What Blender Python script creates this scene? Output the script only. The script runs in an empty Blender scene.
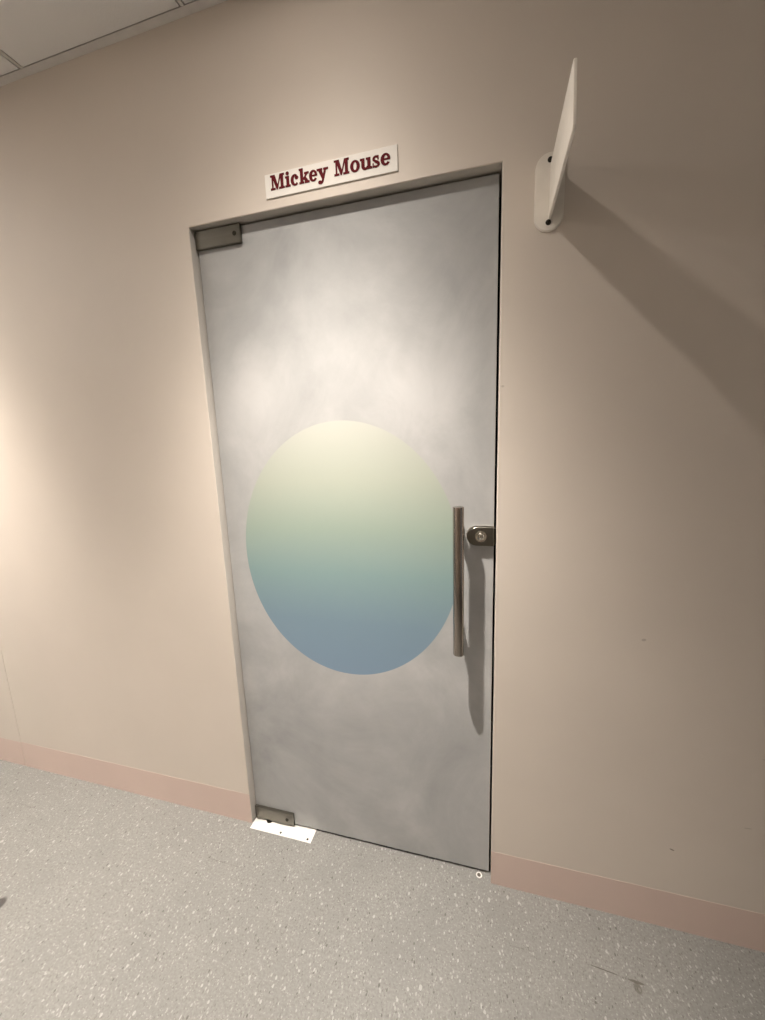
import bpy, bmesh, math
from mathutils import Vector, Matrix

C = bpy.context.scene
COL = C.collection
PI = math.pi

# ------------------------------------------------------------------ camera
cam_d = bpy.data.cameras.new('camera')
cam_d.sensor_fit = 'AUTO'
cam_d.sensor_width = 36.0
cam_d.lens = 394.36 / 1020.0 * 36.0
cam_d.clip_start = 0.01
cam = bpy.data.objects.new('camera', cam_d)
COL.objects.link(cam)
right = Vector((0.96475745, 0.26095346, -0.03385777))
down = Vector((0.01293068, -0.17552637, -0.98438981))
fwd = Vector((-0.26282286, 0.9492596, -0.17271467))
M = Matrix((right, -down, -fwd)).transposed().to_4x4()
M.translation = Vector((0.901299, -1.141911, 1.487507))
cam.matrix_world = M
C.camera = cam

# ------------------------------------------------------------------ view
C.view_settings.view_transform = 'Standard'
C.view_settings.look = 'None'
C.view_settings.exposure = 0.20
C.view_settings.gamma = 1.0
C.view_settings.use_curve_mapping = False

# ------------------------------------------------------------------ ambient light of the corridor
world = bpy.data.worlds.new('corridor_light')
C.world = world
world.use_nodes = True
bg = world.node_tree.nodes['Background']
bg.inputs['Color'].default_value = (1.0, 0.965, 0.92, 1)
bg.inputs['Strength'].default_value = 0.19


# ------------------------------------------------------------------ ceiling downlights
# light distribution of the recessed downlights: angle from straight down (degrees) -> relative intensity
BEAM = ((0, 190), (8, 180), (15, 158), (20, 132), (24, 102), (28, 73), (30.5, 53), (32.5, 40), (34.5, 30), (36.5, 22), (39, 15), (42, 10.5),
        (45, 7.6), (50, 4.6), (55, 2.9), (60, 2.0), (65, 1.45), (70, 1.1), (75, 0.85), (80, 0.65), (85, 0.35), (90, 0.0), (95, 0.0), (180, 0.0))
ies = bpy.data.texts.new('downlight_distribution')
ies.write('IESNA:LM-63-2002\nTILT=NONE\n1 1000 1 %d 1 1 2 0 0 0\n1 1 10\n' % len(BEAM)
          + ' '.join('%g' % a for a, _ in BEAM) + '\n0\n' + ' '.join('%g' % (c * 10) for _, c in BEAM) + '\n')


def downlight(loc, power):
    d = bpy.data.lights.new('downlight', 'POINT')
    d.energy = power
    d.color = (1.0, 0.915, 0.825)
    d.shadow_soft_size = 0.018
    d.use_nodes = True
    nt = d.node_tree
    em = nt.nodes['Emission']
    n = nt.nodes.new('ShaderNodeTexIES')
    n.mode = 'INTERNAL'
    n.ies = ies
    nt.links.new(n.outputs['Fac'], em.inputs['Strength'])
    o = bpy.data.objects.new('downlight', d)
    o.location = loc
    COL.objects.link(o)


downlight((0.43, -0.46, 2.655), 2.9)
downlight((-1.36, -0.46, 2.655), 2.6)

# unseen fill panel at ceiling height, added to lift the corridor's ambient light
pd = bpy.data.lights.new('added_fill_panel', 'AREA')
pd.shape = 'RECTANGLE'
pd.size = 1.18
pd.size_y = 0.58
pd.energy = 27.0
pd.color = (1.0, 0.945, 0.88)
po = bpy.data.objects.new('added_fill_panel', pd)
po.location = (-1.85, -1.40, 2.662)
COL.objects.link(po)

# ------------------------------------------------------------------ dimensions (metres)
W, H = 0.920, 2.150          # door opening
CEIL = 2.672
X0, X1 = -3.0, 3.2           # run of the corridor wall
D = 0.030                    # glass face behind the wall face
THICK = 0.15
SEAM = -1.243
BASE_H = 0.132


# ------------------------------------------------------------------ mesh helpers
def box(bm, x0, x1, y0, y1, z0, z1, bev=0.0, seg=2):
    r = bmesh.ops.create_cube(bm, size=1.0)
    vs = r['verts']
    for v in vs:
        v.co = Vector(((x0 + x1) / 2 + v.co.x * (x1 - x0), (y0 + y1) / 2 + v.co.y * (y1 - y0),
                       (z0 + z1) / 2 + v.co.z * (z1 - z0)))
    if bev:
        es = list({e for v in vs for e in v.link_edges})
        bmesh.ops.bevel(bm, geom=es, offset=bev, segments=seg, affect='EDGES', clamp_overlap=True)


def prism(bm, pts, y0, y1, bev=0.0, seg=2):
    """outline in (x, z), extruded along y from y0 (front) to y1"""
    vs = [bm.verts.new((x, y0, z)) for x, z in pts]
    f = bm.faces.new(vs)
    r = bmesh.ops.extrude_face_region(bm, geom=[f])
    nv = [g for g in r['geom'] if isinstance(g, bmesh.types.BMVert)]
    for v in nv:
        v.co.y = y1
    if bev:
        es = [e for e in f.edges]
        bmesh.ops.bevel(bm, geom=es, offset=bev, segments=seg, affect='EDGES', clamp_overlap=True)


def lathe(bm, prof, mat, n=40, close=True):
    """prof: (radius, height) pairs turned about local z, placed by mat"""
    rings = []
    for r, h in prof:
        if r < 1e-7:
            rings.append([bm.verts.new(mat @ Vector((0, 0, h)))])
        else:
            rings.append([bm.verts.new(mat @ Vector((r * math.cos(2 * PI * k / n), r * math.sin(2 * PI * k / n), h)))
                          for k in range(n)])
    for a, b in zip(rings, rings[1:]):
        for k in range(n):
            j = (k + 1) % n
            if len(a) == 1 and len(b) == 1:
                continue
            if len(a) == 1:
                bm.faces.new((a[0], b[k], b[j]))
            elif len(b) == 1:
                bm.faces.new((a[k], b[0], a[j]))
            else:
                bm.faces.new((a[k], b[k], b[j], a[j]))


def face_front(x, y, z):
    """local z axis -> towards the corridor (-y)"""
    m = Matrix(((1, 0, 0), (0, 0, -1), (0, 1, 0))).to_4x4()
    m.translation = Vector((x, y, z))
    return m


def upright(x, y, z):
    return Matrix.Translation((x, y, z))


def obj(name, bm, mat, parent=None, smooth=False):
    bmesh.ops.recalc_face_normals(bm, faces=bm.faces[:])
    me = bpy.data.meshes.new(name)
    bm.to_mesh(me)
    bm.free()
    if smooth:
        for p in me.polygons:
            p.use_smooth = True
        try:
            me.set_sharp_from_angle(angle=math.radians(35))
        except Exception:
            pass
    me.materials.append(mat)
    o = bpy.data.objects.new(name, me)
    COL.objects.link(o)
    if parent:
        o.parent = parent
        o.matrix_parent_inverse = Matrix.Translation(parent.location).inverted()
    return o


def under(o, part):
    """make o a sub-part of part"""
    o.parent = part
    o.matrix_parent_inverse = Matrix.Identity(4)


def empty(name, loc):
    o = bpy.data.objects.new(name, None)
    o.location = loc
    o.empty_display_size = 0.05
    COL.objects.link(o)
    return o


def tag(o, label, cat, kind=None, group=None):
    o['label'] = label
    o['category'] = cat
    if kind:
        o['kind'] = kind
    if group:
        o['group'] = group
    return o


# ------------------------------------------------------------------ materials
def new_mat(name):
    m = bpy.data.materials.new(name)
    m.use_nodes = True
    nt = m.node_tree
    return m, nt, nt.nodes['Principled BSDF']


class G:
    """small shader-graph helper"""
    def __init__(s, nt):
        s.nt = nt
        s.tc = nt.nodes.new('ShaderNodeTexCoord').outputs['Object']

    def put(s, sock, v):
        if hasattr(v, 'is_output'):
            s.nt.links.new(v, sock)
        else:
            sock.default_value = v

    def noise(s, scale, detail=4, rough=0.5, vec=None, dist=0.0):
        n = s.nt.nodes.new('ShaderNodeTexNoise')
        s.put(n.inputs['Vector'], vec or s.tc)
        n.inputs['Scale'].default_value = scale
        n.inputs['Detail'].default_value = detail
        n.inputs['Roughness'].default_value = rough
        n.inputs['Distortion'].default_value = dist
        return n.outputs['Fac']

    def scale(s, v3, loc=(0, 0, 0), rot=(0, 0, 0), vec=None):
        n = s.nt.nodes.new('ShaderNodeMapping')
        s.put(n.inputs['Vector'], vec or s.tc)
        n.inputs['Scale'].default_value = v3
        n.inputs['Location'].default_value = loc
        n.inputs['Rotation'].default_value = rot
        return n.outputs['Vector']

    def ramp(s, fac, stops, interp='LINEAR'):
        n = s.nt.nodes.new('ShaderNodeValToRGB')
        n.color_ramp.interpolation = interp
        e = n.color_ramp.elements
        while len(e) > 1:
            e.remove(e[-1])
        for i, (p, c) in enumerate(stops):
            if not isinstance(c, tuple):
                c = (c, c, c)
            el = e[0] if i == 0 else e.new(p)
            el.position = p
            el.color = (*c, 1)
        s.put(n.inputs['Fac'], fac)
        return n.outputs['Color']

    def mix(s, fac, a, b, mode='MIX'):
        n = s.nt.nodes.new('ShaderNodeMix')
        n.data_type = 'RGBA'
        n.blend_type = mode
        s.put(n.inputs[0], fac)
        for k, v in ((6, a), (7, b)):
            if isinstance(v, tuple):
                v = (*v, 1)
            s.put(n.inputs[k], v)
        return n.outputs[2]

    def math(s, op, a, b=0.0, clamp=False):
        n = s.nt.nodes.new('ShaderNodeMath')
        n.operation = op
        n.use_clamp = clamp
        s.put(n.inputs[0], a)
        s.put(n.inputs[1], b)
        return n.outputs[0]

    def xyz(s, vec=None):
        n = s.nt.nodes.new('ShaderNodeSeparateXYZ')
        s.put(n.inputs[0], vec or s.tc)
        return n.outputs

    def voronoi(s, scale, vec=None, rnd=1.0):
        n = s.nt.nodes.new('ShaderNodeTexVoronoi')
        s.put(n.inputs['Vector'], vec or s.tc)
        n.inputs['Scale'].default_value = scale
        n.inputs['Randomness'].default_value = rnd
        return n.outputs

    def remap(s, v, a, b, c=0.0, d=1.0):
        n = s.nt.nodes.new('ShaderNodeMapRange')
        s.put(n.inputs[0], v)
        for k, q in enumerate((a, b, c, d)):
            n.inputs[k + 1].default_value = q
        return n.outputs[0]

    def bump(s, h, strength, dist, bsdf):
        n = s.nt.nodes.new('ShaderNodeBump')
        n.inputs['Strength'].default_value = strength
        n.inputs['Distance'].default_value = dist
        s.put(n.inputs['Height'], h)
        s.nt.links.new(n.outputs[0], bsdf.inputs['Normal'])

    def blob(s, x, y, rx, ry, axes=(0, 1), rot=0.0):
        """1 inside a soft ellipse at (x, y) on the object's own coordinates"""
        o = s.xyz()
        dx = s.math('SUBTRACT', o[axes[0]], x)
        dy = s.math('SUBTRACT', o[axes[1]], y)
        c, q = math.cos(rot), math.sin(rot)
        u = s.math('DIVIDE', s.math('ADD', s.math('MULTIPLY', dx, c), s.math('MULTIPLY', dy, q)), rx)
        v = s.math('DIVIDE', s.math('SUBTRACT', s.math('MULTIPLY', dy, c), s.math('MULTIPLY', dx, q)), ry)
        r = s.math('SQRT', s.math('ADD', s.math('MULTIPLY', u, u), s.math('MULTIPLY', v, v)))
        return s.remap(r, 0.75, 1.1, 1.0, 0.0)


def paint(name, col, var=0.06, rough=0.55, bump=0.12, scuffs=()):
    m, nt, b = new_mat(name)
    g = G(nt)
    n = g.noise(2.2, 5)
    lo = tuple(c * (1 - var) for c in col)
    hi = tuple(min(1, c * (1 + var)) for c in col)
    c = g.mix(g.remap(n, 0.3, 0.7), lo, hi)
    for (x, z, rx, rz, rot, k) in scuffs:
        c = g.mix(g.math('MULTIPLY', g.blob(x, z, rx, rz, (0, 2), rot), k), c, (0.16, 0.12, 0.09))
    nt.links.new(c, b.inputs['Base Color'])
    b.inputs['Roughness'].default_value = rough
    b.inputs['Specular IOR Level'].default_value = 0.35
    g.bump(g.noise(260, 3), bump, 0.001, b)
    return m


def metal(name, col, rough=0.3, brush=None):
    m, nt, b = new_mat(name)
    g = G(nt)
    b.inputs['Metallic'].default_value = 1.0
    v = g.scale(brush) if brush else None
    n = g.noise(60, 4, 0.6, v)
    nt.links.new(g.mix(g.remap(n, 0.3, 0.7), tuple(c * 0.86 for c in col), col), b.inputs['Base Color'])
    nt.links.new(g.remap(n, 0.2, 0.8, rough * 0.8, rough * 1.25), b.inputs['Roughness'])
    return m


def plain(name, col, rough=0.5, var=0.05, spec=0.4, scale=40):
    m, nt, b = new_mat(name)
    g = G(nt)
    n = g.noise(scale, 4)
    nt.links.new(g.mix(g.remap(n, 0.3, 0.7), tuple(c * (1 - var) for c in col), tuple(min(1, c * (1 + var)) for c in col)),
                 b.inputs['Base Color'])
    b.inputs['Roughness'].default_value = rough
    b.inputs['Specular IOR Level'].default_value = spec
    return m


SCUFFS = ((1.428, 0.281, 0.007, 0.0022, -0.35, 0.8), (1.31, 0.93, 0.006, 0.004, 0.2, 0.35),
          (1.62, 0.62, 0.012, 0.002, 0.1, 0.25), (1.60, 0.40, 0.010, 0.002, 0.1, 0.25), (0.93, 1.62, 0.004, 0.003, 0, 0.3))
WALL = paint('cream_wall_paint', (0.66, 0.59, 0.52), 0.03, 0.55, 0.10, SCUFFS)
REVEAL = paint('reveal_grey', (0.54, 0.505, 0.46), 0.05, 0.6, 0.15)  # greyer and darker than the cream wall colour
BASE = paint('pink_baseboard_vinyl', (0.65, 0.515, 0.455), 0.04, 0.55, 0.08)
TILE = paint('ceiling_tile', (0.82, 0.80, 0.78), 0.03, 0.85, 0.5)
GRID = plain('ceiling_grid_paint', (0.70, 0.665, 0.63), 0.5, 0.03)
VOID = plain('dark_void', (0.004, 0.004, 0.004), 0.9, 0.1, 0.0)
STEEL = metal('brushed_steel', (0.39, 0.34, 0.30), 0.17, (1, 1, 0.02))
SATIN = metal('satin_steel', (0.185, 0.175, 0.15), 0.36, (0.03, 1, 1))
CHROME = metal('polished_chrome', (0.72, 0.69, 0.62), 0.12)
DARKMETAL = metal('dark_screw_metal', (0.06, 0.055, 0.045), 0.45)
SIGNWHITE = plain('white_sign_acrylic', (0.80, 0.765, 0.715), 0.6, 0.01, 0.2)
RED = plain('dark_red_lettering', (0.105, 0.006, 0.010), 0.75, 0.08, 0.15)
BRACKET = plain('white_powder_coat', (0.80, 0.75, 0.68), 0.4, 0.03)
PLATE = plain('white_cover_plate', (0.68, 0.66, 0.63), 0.45, 0.02)
RUBBER = plain('worn_socket_brown', (0.10, 0.085, 0.07), 0.7)


def make_floor_mat():
    m, nt, b = new_mat('speckled_vinyl_floor')
    g = G(nt)
    base = g.mix(g.remap(g.noise(5, 5), 0.3, 0.7), (0.195, 0.193, 0.183), (0.235, 0.231, 0.217))
    base = g.mix(g.remap(g.noise(150, 3, 0.6), 0.35, 0.65), base, (0.170, 0.166, 0.155))
    warp = g.noise(30, 2)

    def flecks(scale, keep, size, seed, stretch=(1, 1, 1), rot=0.0):
        v = g.scale(stretch, (seed, seed * 0.7, 0), (0, 0, rot))
        o = g.voronoi(scale, v)
        r = g.xyz(o['Color'])
        sel = g.math('GREATER_THAN', r[0], 1 - keep)
        rad = g.remap(r[1], 0, 1, size * 0.45, size)
        jag = g.math('ADD', o['Distance'], g.math('MULTIPLY', g.math('SUBTRACT', g.noise(scale * 2.5, 2, 0.6, v), 0.5), 0.35))
        return g.math('MULTIPLY', sel, g.math('LESS_THAN', jag, rad))
    c = base
    for sc, keep, size, seed, st, rot, col, k in (
            (230, 0.30, 0.42, 1.3, (1, 0.55, 1), 0.5, (0.115, 0.11, 0.097), 0.65),
            (260, 0.34, 0.42, 4.1, (0.6, 1, 1), 0.2, (0.285, 0.28, 0.262), 0.65),
            (150, 0.22, 0.40, 7.7, (1, 0.6, 1), -0.7, (0.33, 0.325, 0.305), 0.7),
            (105, 0.09, 0.38, 2.9, (1, 0.7, 1), 0.9, (0.36, 0.355, 0.335), 0.75),
            (130, 0.08, 0.36, 9.2, (1, 0.6, 1), 0.3, (0.085, 0.08, 0.07), 0.8),
            (66, 0.03, 0.34, 5.5, (1, 0.7, 1), -0.3, (0.36, 0.355, 0.335), 0.75)):
        c = g.mix(g.math('MULTIPLY', flecks(sc, keep, size, seed, st, rot), k), c, col)
    # worn seam between two widths of the sheet, and the torn patch on it
    o = g.xyz()
    line = g.math('LESS_THAN', g.math('ABSOLUTE', g.math('ADD', g.math('ADD', o[1], 0.158), g.math('MULTIPLY', g.math('SUBTRACT', warp, 0.5), 0.004))), 0.0012)
    wear = g.remap(g.noise(4, 2, 0.5, g.scale((1, 0.02, 1), (0.4, 0, 0))), 0.52, 0.66, 0.0, 0.4)
    c = g.mix(g.math('MULTIPLY', line, wear), c, (0.07, 0.06, 0.05))
    c = g.mix(g.math('MULTIPLY', g.blob(1.228, -0.1525, 0.040, 0.0016, rot=-0.08), 0.75), c, (0.06, 0.052, 0.042))
    c = g.mix(g.math('MULTIPLY', g.blob(1.306, -0.159, 0.022, 0.0035, rot=-0.06), 0.75), c, (0.07, 0.06, 0.045))
    c = g.mix(g.math('MULTIPLY', g.blob(1.306, -0.172, 0.010, 0.013, rot=0.2), 0.6), c, (0.075, 0.065, 0.05))
    c = g.mix(g.math('MULTIPLY', g.blob(-0.672, -0.457, 0.020, 0.026), 0.85), c, (0.03, 0.025, 0.022))
    nt.links.new(c, b.inputs['Base Color'])
    b.inputs['Roughness'].default_value = 0.38
    b.inputs['Specular IOR Level'].default_value = 0.4
    g.bump(g.noise(180, 3), 0.10, 0.001, b)
    return m


def make_print_mat():
    """printed film on the door: cloudy grey wash with a round green to blue gradient"""
    m, nt, b = new_mat('printed_door_film')
    g = G(nt)
    o = g.xyz()
    n1 = g.noise(2.3, 9, 0.62, g.scale((1, 1, 0.9), (3.1, 0, 1.7)), 0.7)
    n2 = g.noise(6.0, 8, 0.66, g.scale((1, 1, 1), (8.3, 0, 5.2)), 0.5)
    f = g.math('ADD', g.math('MULTIPLY', n1, 0.72), g.math('MULTIPLY', n2, 0.28))
    c = g.ramp(f, ((0.33, (0.315, 0.318, 0.318)), (0.43, (0.365, 0.367, 0.365)), (0.52, (0.405, 0.405, 0.402)), (0.60, (0.45, 0.448, 0.444)), (0.72, (0.53, 0.525, 0.52))))
    # white clouds of the artwork, at mid height
    for (x, z, rx, rz, k) in ((0.13, 1.66, 0.11, 0.15, 0.5), (0.70, 1.62, 0.16, 0.22, 0.5)):
        dx = g.math('DIVIDE', g.math('SUBTRACT', o[0], x), rx)
        dz = g.math('DIVIDE', g.math('SUBTRACT', o[2], z), rz)
        r = g.math('SQRT', g.math('ADD', g.math('MULTIPLY', dx, dx), g.math('MULTIPLY', dz, dz)))
        r = g.math('ADD', r, g.math('MULTIPLY', g.math('SUBTRACT', n2, 0.5), 2.6))
        c = g.mix(g.remap(r, 0.35, 1.15, k, 0.0), c, (0.58, 0.575, 0.57))
    # round colour field of the artwork
    dx = g.math('DIVIDE', g.math('SUBTRACT', o[0], 0.445), 0.371)
    dz = g.math('DIVIDE', g.math('SUBTRACT', o[2], 1.124), 0.430)
    r = g.math('SQRT', g.math('ADD', g.math('MULTIPLY', dx, dx), g.math('MULTIPLY', dz, dz)))
    inside = g.remap(r, 0.997, 1.002, 1.0, 0.0)
    t = g.remap(dz, -1.0, 1.0)
    grad = g.ramp(t, ((0.0, (0.205, 0.29, 0.385)), (0.22, (0.195, 0.28, 0.345)), (0.42, (0.225, 0.325, 0.325)), (0.60, (0.305, 0.375, 0.32)), (0.78, (0.405, 0.435, 0.37)), (1.0, (0.47, 0.475, 0.43))))
    c = g.mix(inside, c, grad)
    nt.links.new(c, b.inputs['Base Color'])
    b.inputs['Roughness'].default_value = 0.6
    b.inputs['Specular IOR Level'].default_value = 0.15
    b.inputs['Coat Weight'].default_value = 0.4
    b.inputs['Coat Roughness'].default_value = 0.03
    return m


FLOOR = make_floor_mat()
PRINT = make_print_mat()

# ------------------------------------------------------------------ the setting
bm = bmesh.new()
box(bm, X0, X1, -2.6, 0.9, -0.05, 0.0)
tag(obj('floor', bm, FLOOR), 'speckled grey vinyl floor with pale and dark flecks', 'floor', 'structure')

# wall with the door opening, its arrises slightly rounded, a board joint at the left
bm = bmesh.new()
ch = 0.002


def quad(*p):
    bm.faces.new([bm.verts.new(q) for q in p])


TOP = 2.76
quad((X0, 0, 0), (SEAM - 0.0010, 0, 0), (SEAM - 0.0010, 0, TOP), (X0, 0, TOP))
quad((SEAM - 0.0010, 0, 0), (SEAM - 0.0010, 0.008, 0), (SEAM - 0.0010, 0.008, TOP), (SEAM - 0.0010, 0, TOP))
quad((SEAM - 0.0010, 0.008, 0), (SEAM + 0.0010, 0.008, 0), (SEAM + 0.0010, 0.008, TOP), (SEAM - 0.0010, 0.008, TOP))
quad((SEAM + 0.0010, 0.008, 0), (SEAM + 0.0010, 0, 0), (SEAM + 0.0010, 0, TOP), (SEAM + 0.0010, 0.008, TOP))
quad((SEAM + 0.0010, 0, 0), (-ch, 0, 0), (-ch, 0, H + ch), (SEAM + 0.0010, 0, H + ch))
quad((SEAM + 0.0010, 0, H + ch), (W + ch, 0, H + ch), (W + ch, 0, TOP), (SEAM + 0.0010, 0, TOP))
quad((W + ch, 0, 0), (X1, 0, 0), (X1, 0, TOP), (W + ch, 0, TOP))
quad((-ch, 0, 0), (0, ch, 0), (0, ch, H), (-ch, 0, H + ch))
quad((0, ch, H), (W, ch, H), (W + ch, 0, H + ch), (-ch, 0, H + ch))
quad((W, ch, 0), (W + ch, 0, 0), (W + ch, 0, H + ch), (W, ch, H))
quad((0, ch, 0), (0, THICK, 0), (0, THICK, H), (0, ch, H))
quad((0, ch, H), (0, THICK, H), (W, THICK, H), (W, ch, H))
quad((W, THICK, 0), (W, ch, 0), (W, ch, H), (W, THICK, H))
# far face of the wall
quad((X0, THICK, 0), (0, THICK, 0), (0, THICK, TOP), (X0, THICK, TOP))
quad((0, THICK, H), (W, THICK, H), (W, THICK, TOP), (0, THICK, TOP))
quad((W, THICK, 0), (X1, THICK, 0), (X1, THICK, TOP), (W, THICK, TOP))
bmesh.ops.remove_doubles(bm, verts=bm.verts[:], dist=1e-5)
wall = tag(obj('wall_back', bm, WALL), 'cream painted corridor wall around the glass door', 'wall', 'structure')

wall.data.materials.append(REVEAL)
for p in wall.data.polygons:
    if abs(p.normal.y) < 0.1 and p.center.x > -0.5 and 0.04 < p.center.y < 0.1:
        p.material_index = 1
bm = bmesh.new()
box(bm, X0, X1, -2.25, -2.20, 0.0, TOP)
tag(obj('wall_front', bm, WALL), 'cream painted wall on the other side of the corridor', 'wall', 'structure')

# the unlit room behind the door
bm = bmesh.new()
box(bm, -0.4, W + 0.4, 0.80, 0.84, 0.0, 2.76)
box(bm, -0.44, -0.40, THICK, 0.84, 0.0, 2.76)
box(bm, W + 0.40, W + 0.44, THICK, 0.84, 0.0, 2.76)
box(bm, -0.44, W + 0.44, THICK, 0.84, 2.76, 2.80)
tag(obj('wall_room_behind', bm, VOID), 'dark unlit room behind the glass door', 'wall', 'structure')

# baseboards
bm = bmesh.new()
box(bm, X0, SEAM - 0.0012, -0.0004, 0.0, 0.0, BASE_H - 0.003)
box(bm, SEAM + 0.0012, 0.0, -0.0004, 0.0, 0.0, BASE_H)
tag(obj('baseboard_left', bm, BASE), 'pink vinyl baseboard left of the glass door', 'baseboard', 'structure')
bm = bmesh.new()
box(bm, W, X1, -0.0004, 0.0, 0.0, BASE_H - 0.002)
tag(obj('baseboard_right', bm, BASE), 'pink vinyl baseboard right of the glass door', 'baseboard', 'structure')

# suspended ceiling: plenum, tiles, tees, wall angle
bm = bmesh.new()
box(bm, X0, X1, -2.6, 0.0, CEIL + 0.06, CEIL + 0.09)
ceil = tag(obj('ceiling', bm, VOID), 'suspended grid ceiling of pale square tiles', 'ceiling', 'structure')
PITCH, TX = 0.605, 0.076
xs = [TX + PITCH * k for k in range(-6, 7) if X0 < TX + PITCH * k < X1]
ys = [-0.0 - 0.012, -0.605, -1.21, -1.815, -2.42]
bm = bmesh.new()
for i in range(len(xs) - 1):
    for j in range(len(ys) - 1):
        y1 = ys[j] - (0.0138 if j == 0 else 0.0145)
        box(bm, xs[i] + 0.0095, xs[i + 1] - 0.0095, ys[j + 1] + 0.0095, y1, CEIL - 0.0005, CEIL + 0.014)
obj('ceiling_tile_field', bm, TILE, ceil)
bm = bmesh.new()
for x in xs:
    box(bm, x - 0.0055, x + 0.0055, -2.6, -0.024, CEIL - 0.0002, CEIL + 0.001)
    box(bm, x - 0.001, x + 0.001, -2.6, -0.024, CEIL + 0.001, CEIL + 0.035)
for y in ys[1:]:
    box(bm, X0, X1, y - 0.0055, y + 0.0055, CEIL, CEIL + 0.0008)
obj('ceiling_grid', bm, GRID, ceil)
bm = bmesh.new()
box(bm, X0, X1, -0.0235, 0.0, CEIL - 0.0012, CEIL + 0.0002)
box(bm, X0, X1, -0.0012, 0.0, CEIL, CEIL + 0.025)
obj('ceiling_wall_angle', bm, GRID, ceil)

# ------------------------------------------------------------------ the door
door = tag(empty('door_1', (0.004, D, 0.0)), 'frameless glass door printed with grey clouds and a green to blue disc', 'door', 'structure')
GL, GR, GB, GT = 0.0045, W - 0.0065, 0.0085, H - 0.0065
bm = bmesh.new()
box(bm, GL, GR, D, D + 0.012, GB, GT, 0.0008, 1)
obj('glass_panel', bm, PRINT, door)['label'] = 'glass leaf with printed cloud film'


def patch(z0, z1, x0, x1, sx, sz):
    b = bmesh.new()
    box(b, x0, x1, D - 0.010, D, z0, z1, 0.0015, 2)
    box(b, x0, x1, D + 0.012, D + 0.022, z0, z1, 0.0015, 2)
    p = obj('patch_fitting', b, SATIN, door, True)
    b = bmesh.new()
    lathe(b, ((0.0, 0.0004), (0.0035, 0.0004), (0.0035, 0.0014), (0.0062, 0.0014), (0.0066, 0.0006), (0.0066, -0.001)), face_front(sx, D - 0.010, sz), 24)
    s = obj('patch_screw', b, DARKMETAL, door, True)
    under(s, p)
    return p


pt = patch(2.0935, 2.1470, 0.0030, 0.1650, 0.1445, 2.121)
pt['label'] = 'steel patch hinge at the top corner'
pb = patch(0.0060, 0.0610, 0.0045, 0.1755, 0.146, 0.0305)
pb['label'] = 'steel patch hinge at the bottom corner'

# lock: plate with a half round end, lock cylinder in it
LZ, LR, LX0, LX1 = 1.2015, 0.0285, 0.8355, 0.9125


def lock_outline(grow=0.0):
    cx = LX0 + LR
    pts = [(cx + (LR + grow) * math.cos(a), LZ + (LR + grow) * math.sin(a)) for a in [PI / 2 + PI * k / 24 for k in range(25)]]
    return pts + [(LX1 + grow, LZ - LR - grow), (LX1 + grow, LZ + LR + grow)]


bm = bmesh.new()
prism(bm, lock_outline(), D - 0.014, D, 0.002, 3)
lock = obj('lock_case', bm, SATIN, door, True)
bm = bmesh.new()
prism(bm, lock_outline(0.0015), D - 0.003, D - 0.0002)
q = obj('lock_rim', bm, CHROME, door)
under(q, lock)
bm = bmesh.new()
lathe(bm, ((0.0, 0.0085), (0.0040, 0.0083), (0.0075, 0.0070), (0.0100, 0.0050), (0.0112, 0.0032), (0.0118, 0.0008), (0.0145, 0.0008), (0.0152, 0.0022), (0.0165, 0.0022), (0.0175, 0.0), (0.0175, -0.001)), face_front(0.8765, D - 0.014, LZ + 0.0005), 40)
q = obj('lock_cylinder', bm, CHROME, door, True)
under(q, lock)
bm = bmesh.new()
box(bm, 0.8757, 0.8773, D - 0.0228, D - 0.0218, LZ - 0.0035, LZ + 0.004)
q = obj('keyhole', bm, VOID, door)
under(q, lock)
# keeper on the jamb side, dark edge of the bolt slot
bm = bmesh.new()
box(bm, LX1 + 0.001, W - 0.0005, D - 0.006, D + 0.010, LZ - 0.024, LZ + 0.024, 0.001, 1)
q = obj('lock_bolt', bm, DARKMETAL, door)
under(q, lock)

# tubular pull handle
HX, HY, HB, HT, HR = 0.8152, -0.027, 0.8445, 1.2965, 0.0158
bm = bmesh.new()
lathe(bm, ((0.0, 0.0), (HR - 0.0015, 0.0), (HR - 0.0004, 0.0005), (HR, 0.0015), (HR, HT - HB - 0.0015), (HR - 0.0004, HT - HB - 0.0005), (HR - 0.0015, HT - HB), (0.0, HT - HB)), upright(HX, HY, HB), 48)
handle = obj('pull_handle', bm, STEEL, door, True)
handle['label'] = 'brushed steel tubular pull handle'
for z in (1.223, 0.912):
    bm = bmesh.new()
    ln = D - HY
    lathe(bm, ((0.0, 0.0), (0.0125, 0.0), (0.0125, 0.004), (0.0095, 0.005), (0.0095, ln - 0.008), (0.0, ln - 0.008)), face_front(HX, D, z), 28)
    q = obj('handle_standoff', bm, STEEL, door, True)
    under(q, handle)

# ------------------------------------------------------------------ name plate above the door
sign = tag(empty('name_sign', (0.4665, 0.0, 2.178)), 'white name plate with dark red slab lettering above the glass door', 'sign')
SX0, SX1, SZ0, SZ1, SY = 0.2735, 0.6590, 2.1778, 2.2385, -0.0035
bm = bmesh.new()
box(bm, SX0, SX1, SY, 0.0, SZ0, SZ1, 0.0006, 1)
obj('sign_plate', bm, SIGNWHITE, sign)


# slab-serif letters: each built from strokes in a unit frame (x 0..1 across the letter, z 0..1 = cap height)
def R4(x0, x1, z0, z1):
    return [(x0, z0), (x1, z0), (x1, z1), (x0, z1)]


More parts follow.
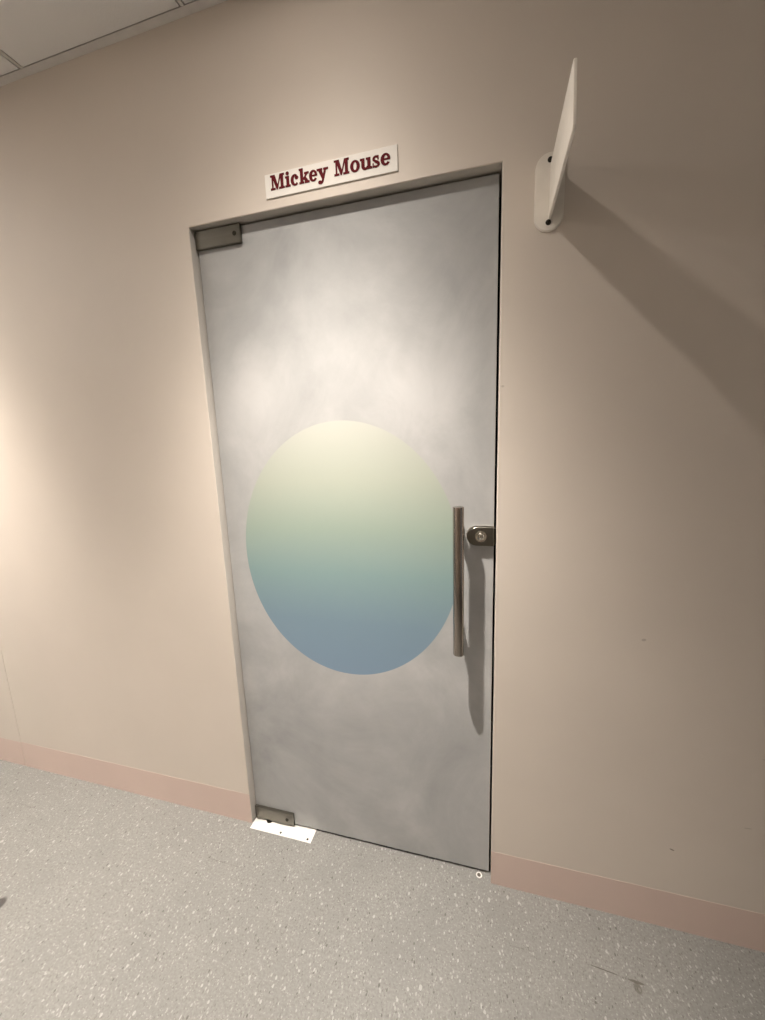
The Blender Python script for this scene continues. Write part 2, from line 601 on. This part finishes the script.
def arc(cx, cz, rx, rz, ix, iz, a0, a1, n=28, ox=0.0):
    """ring segment between an outer and an inner ellipse, as quads"""
    out = []
    for k in range(n):
        t0 = math.radians(a0 + (a1 - a0) * k / n)
        t1 = math.radians(a0 + (a1 - a0) * (k + 1) / n)
        out.append([(cx + rx * math.cos(t0), cz + rz * math.sin(t0)), (cx + rx * math.cos(t1), cz + rz * math.sin(t1)),
                    (cx + ox + ix * math.cos(t1), cz + iz * math.sin(t1)), (cx + ox + ix * math.cos(t0), cz + iz * math.sin(t0))])
    return out


def disc(cx, cz, rx, rz, n=20):
    return [[(cx + rx * math.cos(2 * PI * k / n), cz + rz * math.sin(2 * PI * k / n)) for k in range(n)]]


XH = 0.72     # x-height
S = 0.13      # slab thickness
LETTERS = {
    'M': [R4(-0.02, 0.33, 0, S), R4(0.60, 1.02, 0, S), R4(-0.02, 0.32, 1 - S, 1), R4(0.70, 1.02, 1 - S, 1),
          R4(0.08, 0.19, S, 1 - S), R4(0.73, 0.94, S, 1 - S),
          [(0.08, 1.0), (0.33, 1.0), (0.56, 0.15), (0.48, 0.0), (0.41, 0.0)],
          [(0.43, 0.0), (0.50, 0.0), (0.80, 1.0), (0.69, 1.0)]],
    'i': [R4(-0.04, 1.04, 0, S), R4(0.0, 0.82, XH - S, XH), R4(0.22, 0.82, 0, XH)] + disc(0.50, 0.895, 0.34, 0.125),
    'c': arc(0.52, 0.36, 0.55, 0.38, 0.20, 0.255, 58, 318, 40, 0.05) + disc(0.76, 0.50, 0.23, 0.125),
    'k': [R4(-0.02, 0.48, 0, S), R4(-0.02, 0.40, 1 - S, 1), R4(0.09, 0.40, 0, 1), R4(0.52, 1.0, XH - S, XH), R4(0.54, 1.04, 0, S),
          [(0.38, 0.24), (0.48, 0.24), (0.90, 0.64), (0.68, 0.66)],
          [(0.38, 0.36), (0.60, 0.50), (1.0, 0.06), (0.64, 0.04)]],
    'e': arc(0.51, 0.36, 0.54, 0.38, 0.19, 0.255, 0, 325, 44, 0.03) + [R4(0.18, 1.03, 0.32, 0.425)],
    'y': [R4(-0.02, 0.50, XH - S, XH), R4(0.58, 1.03, XH - S, XH),
          [(0.06, XH - 0.03), (0.42, XH - 0.03), (0.64, 0.10), (0.46, -0.03)],
          [(0.68, XH - 0.03), (0.88, XH - 0.03), (0.57, -0.14), (0.38, -0.12), (0.44, 0.02)],
          [(0.57, -0.14), (0.46, -0.26), (0.30, -0.31), (0.22, -0.26), (0.34, -0.17), (0.40, -0.08)]] + disc(0.23, -0.17, 0.17, 0.12),
    'o': arc(0.5, 0.36, 0.53, 0.38, 0.18, 0.25, 0, 360, 48),
    'u': [R4(-0.02, 0.36, XH - S, XH), R4(0.09, 0.38, 0.20, XH), R4(0.50, 0.90, XH - S, XH), R4(0.61, 0.90, 0.0, XH), R4(0.61, 1.03, 0, S)]
         + arc(0.42, 0.24, 0.33, 0.27, 0.10, 0.11, 180, 345, 24, 0.04),
    's': arc(0.50, 0.52, 0.47, 0.21, 0.17, 0.09, 35, 215, 26) + arc(0.50, 0.19, 0.51, 0.215, 0.19, 0.09, -145, 40, 26)
         + [[(0.10, 0.47), (0.32, 0.31), (0.86, 0.13), (0.96, 0.24), (0.80, 0.37), (0.20, 0.52)]]
         + [R4(0.70, 0.87, 0.45, XH), R4(0.03, 0.19, 0.0, 0.27)],
}
TEXT = (('M', 0.2916, 0.3335), ('i', 0.3370, 0.3518), ('c', 0.3541, 0.3774), ('k', 0.3803, 0.4091), ('e', 0.4102, 0.4329),
        ('y', 0.4335, 0.4654), ('M', 0.4845, 0.5256), ('o', 0.5300, 0.5556), ('u', 0.5578, 0.5894), ('s', 0.5909, 0.6112), ('e', 0.6143, 0.6389))
Z0, CAP = 2.1962, 0.0372
for chx, x0, x1 in TEXT:
    bm = bmesh.new()
    for k, poly in enumerate(LETTERS[chx]):
        prism(bm, [(x0 + (x1 - x0) * u, Z0 + CAP * v) for u, v in poly], SY - 0.0012 - 0.00001 * (k % 7), SY)
    obj('letter', bm, RED, sign)

# ------------------------------------------------------------------ projecting sign on the wall at the right
BX, BR, BZ0, BZ1 = 1.0295, 0.0335, 1.9770, 2.1470
flag = tag(empty('projecting_wall_sign', (BX, 0.0, BZ0)), 'white projecting sign edge-on on an oblong wall plate', 'sign')
bm = bmesh.new()
pts = [(BX + BR * math.cos(PI * k / 24), BZ1 - BR + BR * math.sin(PI * k / 24)) for k in range(25)]
pts += [(BX + BR * math.cos(PI + PI * k / 24), BZ0 + BR + BR * math.sin(PI + PI * k / 24)) for k in range(25)]
prism(bm, pts, -0.006, 0.0, 0.002, 3)
obj('wall_plate', bm, BRACKET, flag, True)
FZ0, FZ1, FL = 2.0010, 2.1180, 0.288
bm = bmesh.new()
r = 0.006
FB = 0.306   # the lower outer corner stands a little further out
out = [(-0.005, FZ0), (-FB + r, FZ0)] + [(-FB + r - r * math.sin(a), FZ0 + r - r * math.cos(a)) for a in [PI / 2 * k / 6 for k in range(1, 7)]]
out += [(-FL + r - r * math.cos(a), FZ1 - r + r * math.sin(a)) for a in [PI / 2 * k / 6 for k in range(0, 7)]] + [(-0.005, FZ1)]
va = [bm.verts.new((BX - 0.0005, y, z)) for y, z in out]
f = bm.faces.new(va)
e = bmesh.ops.extrude_face_region(bm, geom=[f])
for v in [g_ for g_ in e['geom'] if isinstance(g_, bmesh.types.BMVert)]:
    v.co.x += 0.0055
bmesh.ops.bevel(bm, geom=bm.edges[:], offset=0.0008, segments=2, affect='EDGES', clamp_overlap=True)
obj('sign_blade', bm, BRACKET, flag, True)
for z in (BZ1 - 0.017, BZ0 + 0.0190):
    bm = bmesh.new()
    lathe(bm, ((0.0, 0.0012), (0.0022, 0.0012), (0.0026, 0.0022), (0.0058, 0.0016), (0.0066, 0.0), (0.0066, -0.001)), face_front(BX - 0.0005, -0.006, z), 24)
    obj('plate_screw', bm, DARKMETAL, flag, True)

# ------------------------------------------------------------------ floor fittings at the door
cover = tag(empty('floor_spring_cover', (0.134, 0.03, 0.0)), 'white metal cover plate on the floor under the bottom hinge', 'cover plate')
bm = bmesh.new()
box(bm, 0.0035, 0.2640, -0.0208, 0.0900, 0.0, 0.0014, 0.0004, 1)
obj('plate', bm, PLATE, cover)
for x, y in ((0.1328, -0.0102), (0.2465, -0.0095)):
    bm = bmesh.new()
    lathe(bm, ((0.0, 0.0006), (0.0018, 0.0006), (0.0022, 0.0012), (0.0040, 0.0010), (0.0044, 0.0)), upright(x, y, 0.0012), 20)
    obj('cover_screw', bm, DARKMETAL, cover, True)
bm = bmesh.new()
lathe(bm, ((0.0, 0.0), (0.012, 0.0), (0.012, 0.004), (0.0, 0.004)), upright(0.0640, 0.0255, 0.0013), 28)
obj('pivot_spindle', bm, DARKMETAL, cover, True)

ring = tag(empty('floor_socket', (0.8812, 0.0168, 0.0)), 'small white ring set in the floor below the lock side of the door', 'floor socket')
bm = bmesh.new()
lathe(bm, ((0.0062, 0.0004), (0.0066, 0.0012), (0.0098, 0.0012), (0.0104, 0.0), (0.0062, 0.0), (0.0062, 0.0004)), upright(0.8812, 0.0168, 0.0), 32)
obj('ring', bm, PLATE, ring, True)
bm = bmesh.new()
lathe(bm, ((0.0, 0.0003), (0.0064, 0.0003), (0.0064, 0.0)), upright(0.8812, 0.0168, 0.0001), 24)
obj('socket_hole', bm, RUBBER, ring, True)
